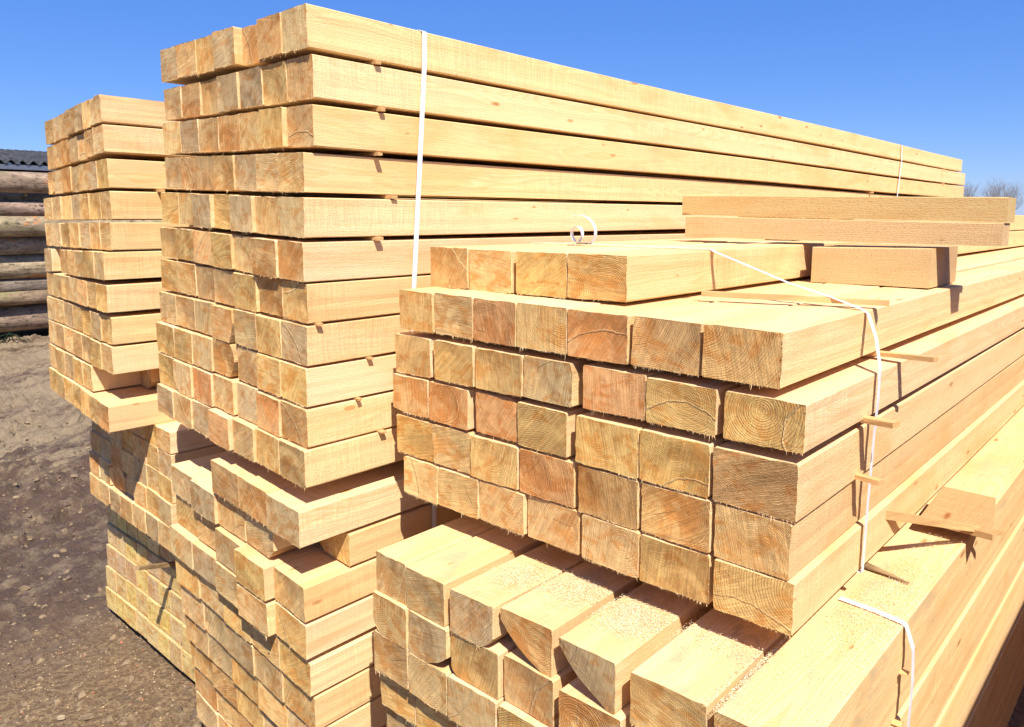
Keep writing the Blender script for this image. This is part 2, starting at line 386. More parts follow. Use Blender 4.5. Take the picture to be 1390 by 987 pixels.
def beam(stack, row, colm, u0, length, vR, vL, zR1, zR0, zL1, zL0, tone=None, cuts=None, fringe=10, label=None, dirt=0.25, side=None, nearest='right', group=None, gap=0.0012, mould=0.0, glow=1.0, stain=0.3):
    r = rng
    cuts = cuts or {}
    vc, zc = (vR + vL) / 2, (zR0 + zR1 + zL0 + zL1) / 4
    pts, wane = section(vR + gap - vc, vL - gap - vc, zR0 - zc, zR1 - zc, zL0 - zc, zL1 - zc, cuts, r, 0.0006)
    n = len(pts)
    xs = [0, 0.004, 0.05, 0.4, 1.0, 1.8, 2.7, 3.6, 4.6, 5.6]
    xs = [x for x in xs if x < length - 0.05] + [length]
    bz, bph = r.uniform(0.001, 0.0034), r.uniform(0, 6.28)
    vs, fs, mi = [], [], []
    skew_v, skew_z = r.uniform(-0.03, 0.03), r.uniform(-0.02, 0.02)
    for k, x in enumerate(xs):
        s = 0.996 if k == 0 else 1.0
        dzb = bz * math.sin(x * 1.3 + bph) - bz * math.sin(bph)
        for (a, b) in pts:
            xx = x + (skew_v * a + skew_z * b if k < 2 else 0) + (r.uniform(-0.0007, 0.0007) if k == 0 else 0)
            jr = 0.0010 if k == 0 else (0.0004 if k < 3 else 0.0)
            vs.append((xx, a * s + r.uniform(-jr, jr), b * s + dzb + r.uniform(-jr, jr)))
    for k in range(len(xs) - 1):
        for b in range(n):
            c = (b + 1) % n
            fs.append((k * n + b, k * n + c, (k + 1) * n + c, (k + 1) * n + b)); mi.append(2 if wane[b] else 1)
    fs.append(tuple(range(n))[::-1]); mi.append(0)
    fs.append(tuple((len(xs) - 1) * n + q for q in range(n))); mi.append(0)
    # torn fibres hanging from the lower and right-hand arris of the end
    def spl(p, d, w, L):
        k0 = len(vs); wv = Vector((0, 0, 1)).cross(d)
        if wv.length < 0.2: wv = Vector((0, 1, 0))
        wv = wv.normalized() * w
        e = Vector((r.uniform(-.5, .5) * L, 0, r.uniform(-.2, .2) * L)) * 0.5
        vs.extend([tuple(p - wv), tuple(p + wv), tuple(p + d * L * 0.55 + wv * 0.6 + e * 0.3), tuple(p + d * L + e), ])
        fs.append((k0, k0 + 1, k0 + 2, k0 + 3)); mi.append(1)
    cl = [(r.random(), r.uniform(.03, .25)) for _ in range(3)]
    amt = r.choice((0.5, 1.0, 1.7, 2.4))
    for _ in range(int(fringe * 2.0 * amt)):
        f = r.random()
        if r.random() < .75:
            c0_, w0_ = r.choice(cl); f = min(.99, max(.01, r.gauss(c0_, w0_)))
        y = pts[0][0] + (vL - vR) * f * 0.96
        if 0 in cuts and f < cuts[0][0] / (vL - vR): continue
        if 1 in cuts and f > 1 - cuts[1][0] / (vL - vR): continue
        z = (zR0 + (zL0 - zR0) * f) - zc + 0.001
        spl(Vector((-0.0003, y, z)), Vector((r.uniform(-0.5, 0.1), r.uniform(-0.4, 0.4), -1)).normalized(), r.uniform(0.0002, 0.0006), r.uniform(0.0012, 0.005) * r.choice((1,) * 14 + (1.8, 1.8, 3.2)))
    for _ in range(int(fringe * 0.35)):
        f = r.random(); z = zR0 - zc + (zR1 - zR0) * f
        if 0 in cuts or 3 in cuts: continue
        spl(Vector((-0.0003, vR - vc + gap, z)), Vector((r.uniform(-0.6, 0.2), -1, r.uniform(-0.6, 0.3))).normalized(), r.uniform(0.0003, 0.0009), r.uniform(0.0015, 0.005))
    me = mesh('squared_timber', vs, fs, mi)
    o = link('squared_timber', me, [M_END, M_SIDE, M_WANE])
    o.location = (u0, vc, zc + EYE)
    if tone is None: tone = r.choice(['pale cream', 'honey-yellow', 'honey-yellow', 'grey-stained', 'grey-stained', 'tan', 'tan', 'brown-hearted'])
    tc, hk, ct = TONES[tone]
    j = r.uniform(0.93, 1.08) * glow  # per-stack paleness of the end-grain colour, with random spread
    o['tone'] = [tc[0] * j * .95, tc[1] * j * .89, tc[2] * j * r.uniform(0.71, 0.81)]
    sd = side or r.choice([(0.77, 0.555, 0.285), (0.80, 0.60, 0.34), (0.76, 0.545, 0.27), (0.78, 0.565, 0.305), (0.78, 0.58, 0.30), (0.73, 0.515, 0.255)])
    j = r.uniform(0.97, 1.04)
    o['side'] = [sd[0] * j, sd[1] * j, sd[2] * j * r.uniform(0.95, 1.06)]
    o['seed'] = r.uniform(0, 50)
    a_ = r.uniform(0, 6.28); d_ = r.choice((0.01, 0.03, 0.06, 0.09, 0.12))
    o['pith_v'] = math.cos(a_) * d_; o['pith_z'] = math.sin(a_) * d_
    o['rough'] = r.uniform(0.15, 0.7)
    o['ring'] = r.uniform(0.0028, 0.0058); o['heart'] = hk; o['contrast'] = ct * r.uniform(0.7, 1.25)
    o['sawdir'] = r.choice((r.uniform(-0.3, 0.3), r.uniform(1.2, 1.9), r.uniform(0.4, 1.1)))
    q = r.uniform(0, 6.28); ro = r.uniform(0.09, 0.25)
    has = r.random() < 0.2
    o['arc_v'] = math.cos(q) * ro; o['arc_z'] = math.sin(q) * ro
    o['arc_r'] = (ro + r.uniform(-0.045, 0.02)) if has else 3.0
    o['check'] = r.uniform(-3, 3) if r.random() < 0.25 else 9.0
    o['stain'] = stain * r.uniform(0.2, 1.2)
    o['dirt'] = dirt * r.uniform(0.5, 1.5); o['mould'] = mould * r.choice((0, .4, 1))
    tag(o, label or f'{tone} beam, {ORD[row]} row down, {"rightmost" if colm == 0 else ORD[colm] + " from right"}, in {stack}', 'beam', group or 'squared beams in ' + stack, 'thing')
    return o
def L(a, b, t): return a + (b - a) * t
def row(stack, r_, near, left, v0, v1, n, length, off=None, skip=(), tones=None, cuts=None, jit=0.0032, edges=None, **kw):
    """near / left = (u, z top, z bottom) at both ends of the row"""
    for i in range(n):
        if i in skip:
            rng.random(); continue
        if edges: a, b = edges[i]
        else:
            a = L(v0, v1, i / n); b = L(v0, v1, (i + 1) / n)
        ta, tb = (a - v0) / (v1 - v0), (b - v0) / (v1 - v0)
        u = L(near[0], left[0], (ta + tb) / 2) + rng.uniform(-jit, jit) * (0.4 if i == 0 else 1)
        dz = rng.uniform(-0.0015, 0.0015) * (0 if i == 0 else 1)
        if off and i in off: u += off[i]
        beam(stack, r_, i, u, length + rng.uniform(-0.03, 0.03), a, b,
             L(near[1], left[1], ta) + dz, L(near[2], left[2], ta) + dz, L(near[1], left[1], tb) + dz, L(near[2], left[2], tb) + dz,
             tone=(tones or {}).get(i), cuts=(cuts or {}).get(i), **kw)

# ------------------------------------------------------------------ stacks
BR, BL, TL, TR = 0, 1, 2, 3     # corners of a beam end as seen from the front
# the tall strapped stack
B = 'the tall strapped stack'
rowsB = [(1.105, .521, .418, 1.118, .533, .434), (1.117, .404, .299, 1.118, .409, .314), (1.112, .283, .180, 1.112, .304, .208),
         (1.090, .165, .066, 1.110, .195, .099), (1.073, .052, -.048, 1.094, .085, -.011), (1.069, -.060, -.160, 1.082, -.026, -.120),
         (1.079, -.165, -.266, 1.076, -.131, -.226), (1.074, -.273, -.376, 1.062, -.236, -.330), (1.068, -.383, -.483, 1.051, -.335, -.430),
         (1.063, -.490, -.591, 1.047, -.436, -.535), (1.052, -.597, -.697, 1.039, -.540, -.632)]
offB = {0: {2: .025, 3: -.006, 4: .004, 5: -.004, 6: -.004}, 1: {4: .004, 3: -.004}, 2: {1: -.014, 2: -.004}, 3: {3: -.006}, 4: {4: -.013, 2: -.010, 3: .002},
        5: {1: -.008, 3: -.008}, 6: {2: -.004, 3: -.004}, 7: {3: -.010, 4: .004}, 8: {2: .010}, 9: {2: .008, 5: -.008}, 10: {3: -.01}}
lenB = [6.70, 6.86, 6.84, 6.80, 6.8, 6.8, 6.8, 6.8, 6.8, 6.8, 6.8]
toneB = {0: {1: 'brown-hearted', 0: 'grey-stained'}, 4: {0: 'grey-stained', 1: 'tan'}, 5: {0: 'brown-hearted', 1: 'brown-hearted'}, 9: {4: 'reddish', 1: 'reddish'}, 10: {3: 'reddish'}}
cutB = {8: {3: {TR: (.02, .035), BR: (.03, .05)}}, 7: {3: {BR: (.02, .06)}}, 9: {5: {BL: (.03, .05)}}}
for i, q in enumerate(rowsB):
    v0 = 1.68 + (0.016 if i == 3 else rng.uniform(-0.002, 0.002))
    row(B, i, q[:3], q[3:], v0, 2.53, 7, lenB[i], offB.get(i), tones=toneB.get(i), cuts=cutB.get(i), fringe=16, stain=.6, glow=1.1)
# the back left stack
A = 'the back left stack'
rowsA = [(1.040, .424, .330, 1.079, .389, .300), (1.042, .322, .228, 1.072, .286, .196), (1.049, .207, .108, 1.067, .187, .099),
         (1.054, .096, -.002, 1.048, .082, -.005), (1.046, -.013, -.110, 1.040, -.018, -.108), (1.015, -.117, -.214, 1.035, -.122, -.211),
         (1.017, -.233, -.330, 1.032, -.217, -.307), (1.028, -.348, -.446, 1.027, -.316, -.408), (1.021, -.454, -.552, 1.025, -.414, -.505),
         (1.020, -.562, -.659, 1.020, -.513, -.605), (0.993, -.666, -.762, 1.017, -.612, -.702)]
offA = {1: {2: .008}, 5: {5: .10}, 9: {0: .20, 1: .17}}
cutA = {0: {0: {TL: (.045, .02), TR: (.012, .02)}, 1: {BR: (.03, .025)}}, 2: {6: {BR: (.06, .03)}}, 9: {1: {BR: (.03, .03)}, 0: {BL: (.04, .05)}}}
for i, q in enumerate(rowsA):
    row(A, i, q[:3], q[3:], 2.85, 3.53, 7, 6.3, offA.get(i), cuts=cutA.get(i), fringe=6, jit=0.004, glow=1.15,
        tones={6: 'pale cream', 5: 'pale cream'} if i in (3, 4, 7) else None)
# the front strapped stack
C = 'the front strapped stack'
edgesC = [[(.947, 1.112), (1.116, 1.279), (1.296, 1.445), (1.449, 1.594)],
          [(.536, .689), (.698, .852), (.862, 1.016), (1.018, 1.166), (1.168, 1.310), (1.312, 1.452), (1.455, 1.586)],
          [(.489, .641), (.659, .815), (.818, .976), (.998, 1.144), (1.147, 1.300), (1.306, 1.453), (1.470, 1.614)],
          [(.497, .660), (.668, .824), (.827, .988), (1.015, 1.162), (1.165, 1.305), (1.327, 1.476), (1.480, 1.621)],
          [(.504, .654), (.662, .819), (.827, .981), (.995, 1.157), (1.162, 1.317), (1.320, 1.460), (1.464, 1.615)],
          [(.493, .649), (.661, .818), (.821, .970), (.981, 1.136), (1.141, 1.290), (1.293, 1.437), (1.441, 1.581)]]
zC = [(1.42, -.081, -.185, -.078, -.188), (1.3, -.198, -.299, -.187, -.292), (1.3, -.320, -.408, -.307, -.412), (1.3, -.430, -.537, -.420, -.520),
      (1.3, -.5415, -.647, -.532, -.636), (1.3, -.6505, -.750, -.644, -.746)]
toneC = {0: {0: 'honey-yellow', 1: 'honey-yellow', 2: 'tan', 3: 'tan'}, 1: {0: 'brown-hearted', 1: 'brown-hearted', 2: 'reddish', 3: 'tan', 4: 'reddish', 5: 'pale cream', 6: 'honey-yellow'},
         2: {0: 'honey-yellow', 1: 'honey-yellow', 2: 'reddish', 3: 'grey-stained', 4: 'honey-yellow', 5: 'honey-yellow', 6: 'tan'},
         3: {0: 'brown-hearted', 1: 'honey-yellow', 2: 'honey-yellow', 3: 'honey-yellow', 4: 'reddish', 5: 'reddish', 6: 'brown-hearted'},
         4: {0: 'tan', 1: 'brown-hearted', 2: 'brown-hearted', 3: 'reddish', 4: 'honey-yellow', 5: 'pale cream', 6: 'honey-yellow'},
         5: {0: 'honey-yellow', 1: 'honey-yellow', 2: 'pale cream', 3: 'tan', 4: 'tan', 5: 'pale cream', 6: 'pale cream'}}
cutC = {2: {3: {TR: (.008, .022)}}, 3: {4: {TR: (.022, .010)}, 6: {BL: (.035, .008)}}}
for i, e in enumerate(edgesC):
    u, a, b, c, d = zC[i]
    row(C, i, (u, a, b), (u, c, d), e[0][0], e[-1][1], len(e), 6.4, {0: -.004} if i else None, tones=toneC[i], cuts=cutC.get(i), edges=e, jit=0.004, fringe=26, dirt=0.15, stain=.4, glow=1.05, gap=0.0006)
for k in range(3):
    beam('far top row', 0, k, 2.86 + 0.03 * k, 4.9, .944 + .16 * k, .944 + .16 * k + .156, .022, -.076, .022, -.076, fringe=0,
         label=['pale beam on top of the front stack behind the loose boards, nearest to the viewer', 'pale beam lying on the front stack behind the loose boards, in the middle of three', 'pale beam lying on the front stack behind the loose boards, farthest of three'][k],
         group='beams on top of the front strapped stack')
# the pile under the front stack
Ep = 'the pile under the front stack'
eE = [(.385, .541), (.556, .709), (.738, .876), (.900, 1.042), (1.050, 1.182), (1.201, 1.338), (1.343, 1.460)]
eE2 = [(.385, .538), (.548, .700), (.722, .868), (.890, 1.030), (1.036, 1.186), (1.190, 1.326), (1.330, 1.464)]
offE = {0: {0: 0, 3: .006, 4: -.006, 2: 0}, 1: {5: .0, 3: .015}, 2: {}, 3: {6: .0}}
uE = [1.100, 1.095, 1.090, 1.112, 1.125, 1.13]
cutE = {0: {4: {BR: (.035, .03)}, 3: {BL: (.115, .078)}, 2: {BL: (.120, .090)}}, 1: {5: {BR: (.065, .035)}, 6: {BL: (.03, .03)}, 4: {BL: (.02, .02)}}}
toneE = {0: {6: 'grey-stained', 5: 'grey-stained', 4: 'grey-stained', 3: 'brown-hearted', 2: 'grey-stained', 1: 'tan', 0: 'tan'}}
for i in range(6):
    zt = -.815 - .1045 * i
    vj = (0, .004, -.003, .003, -.002, .004)[i]
    row(Ep, i, (uE[i], zt, zt - .1032), (uE[i], zt, zt - .1032), .385, 1.460 if i == 0 else 1.464, 7, 6.6, offE.get(i), edges=eE if i == 0 else [(.385 + vj, .538)] + eE2[1:],
        cuts=cutE.get(i), tones=toneE.get(i), fringe=26, jit=0.004, dirt=0.95 if i == 0 else 0.2, skip=() if i < 3 else ((1, 2, 3) if i == 3 else (1, 2, 3, 4)))
for i in range(6, 10):
    zt = -.815 - .1045 * i
    row(Ep, i, (1.12, zt, zt - .1032), (1.12, zt, zt - .1032), .385, 1.464, 7, 6.6, edges=eE2, fringe=0, skip=(1, 2, 3, 4, 5))
# the bundle just under the tall stack
D = 'the bundle under the tall stack'
rowsD = [(1.028, -.755, -.853, 1.027, -.690, -.790), (1.043, -.864, -.958, 1.045, -.803, -.897), (1.038, -.966, -1.063, 1.038, -.905, -1.003), (1.037, -1.073, -1.169, 1.035, -1.010, -1.103)]
for i, q in enumerate(rowsD):
    row(D, i, q[:3], q[3:], 1.68, 2.47, 5, 6.6, {1: {0: .14, 3: -.012}, 2: {1: -.028, 2: -.010, 3: .012, 4: .012}, 3: {0: .0, 1: -.022, 2: -.012, 3: -.008, 4: -.008}}.get(i),
        cuts={1: {0: {BL: (.035, .03), TL: (.02, .015)}, 1: {BR: (.03, .03)}}}.get(i), skip=(3, 4) if i == 0 else (), fringe=14, glow=1.06,
        tones={0: {0: 'grey-stained', 1: 'brown-hearted', 2: 'brown-hearted'}, 3: {3: 'grey-stained', 4: 'grey-stained'}}.get(i), jit=.003)
# the lowest pile in the middle left
H = 'the lowest pile left of centre'
rowsH = [(1.046, -1.187, -1.280, 1.042, -1.113, -1.208), (1.055, -1.290, -1.388, 1.052, -1.222, -1.319), (1.063, -1.396, -1.492, 1.062, -1.322, -1.419),
         (1.072, -1.500, -1.598, 1.072, -1.424, -1.520), (1.08, -1.604, -1.70, 1.080, -1.524, -1.620), (1.08, -1.71, -1.806, 1.082, -1.628, -1.726)]
for i, q in enumerate(rowsH):
    row(H, i, q[:3], q[3:], 1.68, 2.47, 5, 6.6, None, fringe=10, jit=0.003, glow=1.12, mould=.35, skip=() if i < 4 else ((0, 1) if i == 4 else (0, 1, 2)))
# the shaded pile beneath the back left stack
F = 'the pile under the back stack'
fb = [(-.850, -.810), (-.945, -.903), (-1.038, -.993), (-1.130, -1.085), (-1.222, -1.181)]
for i, (zn, zl) in enumerate(fb):
    h = .082 if i == 0 else .0915
    un, ul = [(1.154, 1.152), (1.152, 1.150), (1.148, 1.146), (1.142, 1.136), (1.138, 1.126)][i]
    row(F, i, (un, zn + h, zn), (ul, zl + h, zl), 2.72, 3.50, 7, 6.3, {0: {0: -.004}, 3: {4: .01, 3: .02}}.get(i), fringe=6, jit=0.004, mould=.8, glow=1.12,
        cuts={3: {4: {TR: (.03, .03)}, 3: {TL: (.03, .03)}}, 4: {5: {BR: (.04, .02)}}}.get(i))
# rows of small beam ends at the foot of that pile: beyond the three hundred largest, joined
gb = MB(); rr = random.Random(5)
for i in range(5):
    for k in range(8):
        v = 2.72 + .11 * k; u = 1.222 - .007 * i + rr.uniform(-.0025, .0025)
        zt = -1.268 - .1 * i
        gb.box(u, u + 6.2, v + .003, v + .107, zt - .0965 + EYE, zt + EYE - rr.uniform(.001, .004), 0, 0.0008)
me_i = []
g = gb.build('squared_timber_rows', [M_ENDROWS, M_SIDE], origin=(1.22, 3.16, .3))
at_ = g.data.attributes.new('beam_seed', 'FLOAT', 'FACE'); sd_ = [rr.uniform(0, 60) for _ in range(64)]
for q_, p in enumerate(g.data.polygons): at_.data[q_].value = sd_[q_ // 6]
for p in g.data.polygons: p.material_index = 0 if abs(p.normal.x) > .9 else 1
for k, v in dict(seed=7.0, pith_v=.2, pith_z=.3, ring=.006, heart=.2, contrast=.35, sawdir=1.5, arc_v=0., arc_z=0., arc_r=3., check=9., dirt=.3, mould=1.0, stain=.3, rough=.5).items(): g[k] = v
g['tone'] = [.84, .62, .30]; g['side'] = [.66, .47, .225]
tag(g, 'rows of small spotted beam ends at the foot of the left pile, on the mud', 'beams', kind='stuff')
# a parallel pile outside the frame on the right, whose shadow lies on the foot of the front pile
pb = MB()
for i in range(17):
    for k in range(6):
        pb.box(0.9 + rr.uniform(-.02, .02), 8.6, -.55 - .16 * k - .155, -.55 - .16 * k, .02 + .109 * i, .02 + .109 * i + .103)
g = pb.build('squared_timber_rows', [M_END, M_SIDE], origin=(.9, -1., .0))
for p in g.data.polygons: p.material_index = 0 if abs(p.normal.x) > .9 else 1
for k, v in dict(seed=17.0, pith_v=.2, pith_z=.3, ring=.006, heart=.2, contrast=.35, sawdir=1.5, arc_v=0., arc_z=0., arc_r=3., check=9., dirt=.3, rough=.5).items(): g[k] = v
g['tone'] = [.52, .38, .2]; g['side'] = [.66, .47, .225]
tag(g, 'neighbouring stack of squared beams across the aisle at the far right', 'beams', kind='stuff')

# ------------------------------------------------------------------ loose boards and blocks on the front stack
def loose(name, label, u0, u1, vR, vL, zt0, zb0, zt1, zb1, tone, side, cat='board', cutleft=0.0, group=None):
    """lies across the stack: long face to the front; t0 at the right end, t1 at the left"""
    n = 7; vs, fs, mi = [], [], []
    for k in range(n):
        t_ = k / (n - 1); v = L(vR, vL, t_); a, b = L(zt0, zt1, t_), L(zb0, zb1, t_)
        j = lambda: rng.uniform(-.0005, .0005)
        vt = v - cutleft * (t_ if k == n - 1 else 0)
        vs += [(u0, v, b + j()), (u0, vt, a - .002 + j()), (u0 + .002, vt, a + j()), (u1, vt, a + j()), (u1, v, b + j())]
    c = (u0, (vR + vL) / 2, (zt0 + zb0 + zt1 + zb1) / 4)
    # local frame: grain runs along local x
    vs = [(p[1] - c[1], -(p[0] - c[0]), p[2] - c[2]) for p in vs]
    for k in range(n - 1):
        for b in range(5):
            d = (b + 1) % 5
            fs.append((k * 5 + b, k * 5 + d, k * 5 + 5 + d, k * 5 + 5 + b)); mi.append(1)
    fs.append((4, 3, 2, 1, 0)); mi.append(0)
    fs.append(tuple((n - 1) * 5 + q for q in range(5))); mi.append(0)
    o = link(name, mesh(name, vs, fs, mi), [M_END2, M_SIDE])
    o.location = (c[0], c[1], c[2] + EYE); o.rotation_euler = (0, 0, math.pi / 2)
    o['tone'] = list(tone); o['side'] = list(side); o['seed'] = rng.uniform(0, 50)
    for k, v in dict(pith_v=.08, pith_z=-.12, ring=.005, heart=.3, contrast=.3, sawdir=.4, arc_v=0., arc_z=0., arc_r=3., check=9., dirt=.0, rough=.9).items(): o[k] = v
    tag(o, label, cat, group)
    return o
M_END2 = M_SIDE
loose('board', 'rough tan board, upper one of two lying crosswise on top of the front stack', 2.42, 2.53, .405, 1.385, .057, -.010, .081, .014, (.6, .42, .2), (.60, .43, .19), cutleft=0)
loose('board', 'pinkish tan board, lower of two crosswise boards on the front stack', 2.41, 2.50, .410, 1.365, -.0125, -.074, .009, -.063, (.66, .48, .25), (.64, .455, .235))
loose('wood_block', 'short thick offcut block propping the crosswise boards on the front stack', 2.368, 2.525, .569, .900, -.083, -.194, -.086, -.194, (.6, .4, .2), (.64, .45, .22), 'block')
loose('wood_block', 'shaded offcut block standing right behind the other propping block', 2.545, 2.70, .575, .90, -.084, -.195, -.086, -.195, (.5, .33, .17), (.55, .37, .19), 'block')  # darker wood colour here includes the shade under the crosswise boards
m = MB()
cs = [(2.125, .491, -.768), (2.125, .328, -.772), (2.345, .362, -.748), (2.345, .490, -.746)]
m.loft([[Vector(c) - Vector((2.2, .42, -.77)) - Vector((0, 0, .016)) for c in cs], [Vector(c) - Vector((2.2, .42, -.77)) for c in cs]])
o = m.build('board_offcut', [M_SIDE]); o.location = (2.2, .42, -.77 + EYE)
for k, v in dict(seed=9.0, pith_v=.3, pith_z=.3, ring=.006, heart=.2, contrast=.35, dirt=.0, rough=.9).items(): o[k] = v
o['side'] = [.45, .27, .12]
tag(o, 'small rough brown board offcut lying on the lower front pile beside the leaning lath', 'offcut')

# ------------------------------------------------------------------ spacer laths
def lath(label, a, b, w, h, mat=None, name='spacer_lath', tw=0.0, cat='lath', group='spacer laths between the beam rows', taper=1.0):
    a, b = Vector(a), Vector(b); d = (b - a).normalized(); s = d.cross(Vector((0, 0, 1))).normalized(); upv = s.cross(d)
    m = MB(); N = 5; rings = []
    for k in range(N):
        p = a + (b - a) * (k / (N - 1)); f = 1 + (taper - 1) * k / (N - 1)
        j = lambda: rng.uniform(-.0009, .0009)
        rings.append([p + s * (x * w / 2 * f + j()) + upv * (y * h / 2 * f + j()) for x, y in ((-1, -1), (1, -1), (1, 1), (-1, 1))])
    o_ = (a + b) / 2
    m.loft([[q - o_ for q in r_] for r_ in rings])
    o = m.build(name, [mat or M_LATH]); o.location = o_ + Vector((0, 0, EYE))
    return tag(o, label, cat, group)
GB = 'spacer laths poking out of the tall strapped stack'
def between(i, t=0): return (rowsB[i][2] + rowsB[i + 1][1]) / 2
spots = [(0, 1.318, .020, .012, .022), (1, 1.330, .018, .012, .020), (2, 1.318, .013, .010, .018), (3, 1.366, .015, .012, .022), (4, 1.305, .022, .010, .022), (6, 1.112, .016, .008, .020), (7, 1.270, .018, .006, .020), (8, 1.228, .016, .006, .018), (9, 1.305, .018, .006, .02)]
for i, u, out, hh, w in spots:
    lath(f'short lath end poking out of the tall strapped stack between {ORD[i].replace("top", "first")} and {ORD[i+1]} rows', (u + rng.uniform(-.01, .05), 2.50, between(i) + .03), (u - .006, 1.68 - out * rng.uniform(.5, .9), between(i)), w * rng.uniform(.65, .9), hh * .85, group=GB)
for i in range(9):
    for u in (3.4, 5.4, 7.2):
        if i > 3 or (u < 7 and (i, u) != (2, 5.4)): continue
        lath(f'far lath end between {ORD[i].replace("top", "first")} and {ORD[i+1]} rows, tall stack, {"farthest" if u > 7 else "at mid length" if u > 5 else "nearest"}', (u, 2.45, between(i) + .03), (u, 1.672, between(i)), .022, .012, group=GB)
lath('lath end between third and fourth rows of the back left stack, beside the tall stack', (1.235, 3.4, .093), (1.225, 2.828, .102), .02, .011, group='spacer laths in the back left stack')
GC = 'spacer laths poking out of the front strapped stack'
lath('long thin lath end sticking out below the top full row of the front stack', (1.90, .9, -.318), (1.815, .412, -.301), .022, .010, group=GC)
lath('lath end behind the white strap, under the third row of the front stack', (1.70, .8, -.424), (1.60, .425, -.405), .024, .011, group=GC)
lath('lath end behind the white strap, under the fourth row of the front stack', (1.70, .8, -.540), (1.60, .445, -.528), .022, .009, group=GC)
lath('long flat lath lying across the top of the front stack under its strap', (1.640, .880, -.176), (1.795, .508, -.184), .016, .013, group=None)
lath('long lath leaning out from the foot of the front stack onto the lower pile', (1.80, .512, -.668), (2.235, .325, -.802), .012, .022, group=None, taper=.6)
lath('thin dark tapering sliver lying at the foot of the white strap on the front stack', (1.84, .60, -.807), (1.798, .428, -.811), .036, .006, mat=M_LATHDARK, group=None, taper=.15, name='wood_sliver', cat='sliver')
lath('split stick jutting out of the spotted beam ends of the lower left pile', (1.30, 2.912, -1.371), (1.052, 2.833, -1.285), .020, .014, mat=M_LATHDARK, name='wood_stick', cat='stick', group=None)
for n_, v_ in enumerate((1.83, 2.12, 2.30)):
    pass
# bolsters between bundles
def bolster(label, u0, v0, v1, z0, z1, w=.09, group='bolsters between the bundles'):
    m = MB(); m.box(-w / 2, w / 2, -(v1 - v0) / 2, (v1 - v0) / 2, -(z1 - z0) / 2, (z1 - z0) / 2, 0, .001)
    o = m.build('bolster', [M_LATH]); o.location = (u0, (v0 + v1) / 2, (z0 + z1) / 2 + EYE)
    return tag(o, label, 'bolster', group)
for k, u in enumerate((1.75, 4.2, 6.9)):
    p = ['nearest', 'middle', 'farthest'][k]
    bolster(f'{p} bolster lying between the front stack and the pile beneath it', u + .3, .70, 1.44, -.8135, -.7515)
    bolster(f'{p} bolster lying between the tall stack and the bundle below', u - .2, 1.70, 1.95, -.748, -.700)
for n_, (v_, zt_) in enumerate(((2.17, -.672), (2.30, -.664))):
    lath(['right', 'left'][n_] + ' block end hanging in the gap beneath the tall strapped stack', (1.10 + .02 * n_, v_, zt_ - .022), (2.4, v_ + .02, zt_ - .022), .045, .04, name='wood_block', cat='block', group=None)

# ------------------------------------------------------------------ white straps
def strap(label, pts, wd, width, kids=(), group=None):
    o_ = Vector(pts[0]); m = MB()
    m.ribbon([Vector(p) - o_ for p in pts], wd, width)
    o = m.build('strap', [M_STRAP]); o.location = o_ + Vector((0, 0, EYE))
    return tag(o, label, 'strap', group)
def dense(pts, n=4):
    out = []
    for a, b in zip(pts, pts[1:]):
        for k in range(n): out.append(tuple(Vector(a).lerp(Vector(b), k / n)))
    return out + [tuple(pts[-1])]
X_ = (1, 0, 0)
strap('long white strap running down the near side of the tall stack', dense([(1.480, 2.5, .534), (1.480, 2.1, .528), (1.480, 1.69, .5245), (1.479, 1.6735, .518), (1.474, 1.6705, .42), (1.445, 1.668, .1), (1.420, 1.668, -.195), (1.405, 1.668, -.45), (1.395, 1.669, -.697), (1.395, 1.70, -.7005), (1.395, 2.4, -.66)]), X_, .0165)
strap('thin white strap near the far end of the tall stack', dense([(5.97, 2.4, .532), (5.975, 1.69, .5255), (5.97, 1.672, .518), (5.97, 1.668, .40), (5.93, 1.668, .2), (5.88, 1.668, .0), (5.82, 1.668, -.3), (5.8, 1.668, -.69)]), X_, .016)
strap('short visible length of white strap on the bundle behind the front stack', dense([(1.490, 2.4, -.69), (1.490, 1.69, -.7535), (1.489, 1.6705, -.760), (1.487, 1.6705, -.9), (1.485, 1.6705, -1.17), (1.485, 1.70, -1.172)]), X_, .0165)
sC = strap('white strap with curled loose end over the front stack, bending down its side',
      dense([(1.86, 1.60, -.074), (1.845, 1.25, -.0755), (1.830, 1.00, -.0775), (1.815, .948, -.0785), (1.805, .938, -.083), (1.763, .72, -.150), (1.748, .62, -.1735), (1.735, .545, -.1955), (1.728, .529, -.204), (1.70, .502, -.250), (1.665, .480, -.306), (1.66, .4785, -.37), (1.657, .481, -.45), (1.655, .484, -.6), (1.655, .486, -.752), (1.655, .52, -.7535)], 3), X_, .0145)
m = MB()
def curl(cx, cy, cz, r0, r1, a0, a1, n, drift):
    out = []
    for k in range(n + 1):
        t_ = k / n; a = a0 + (a1 - a0) * t_; r_ = r0 + (r1 - r0) * t_
        out.append((cx + drift * t_, cy - math.cos(a) * r_, cz + math.sin(a) * r_ * .95))
    return out
kx, ky, kz = 1.84, 1.385, -.0745
p1 = curl(kx, 1.418, kz + .026, .027, .027, R(-50), R(232), 24, .03)
p2 = curl(kx + .01, 1.376, kz + .046, .050, .040, R(-95), R(112), 24, -.05)
o0 = Vector(sC.location) - Vector((0, 0, EYE))
m.ribbon([Vector(p) - o0 for p in p1], X_, .0135)
m.ribbon([Vector(p) - o0 for p in p2], X_, .0135)
m.build('loose_end', [M_STRAP], sC)
m = MB()
m.box(kx - .012 - o0.x, kx + .012 - o0.x, ky - .016 - o0.y, ky + .016 - o0.y, kz - o0.z - .001, kz - o0.z + .004)
m.build('seal', [M_METAL], sC)
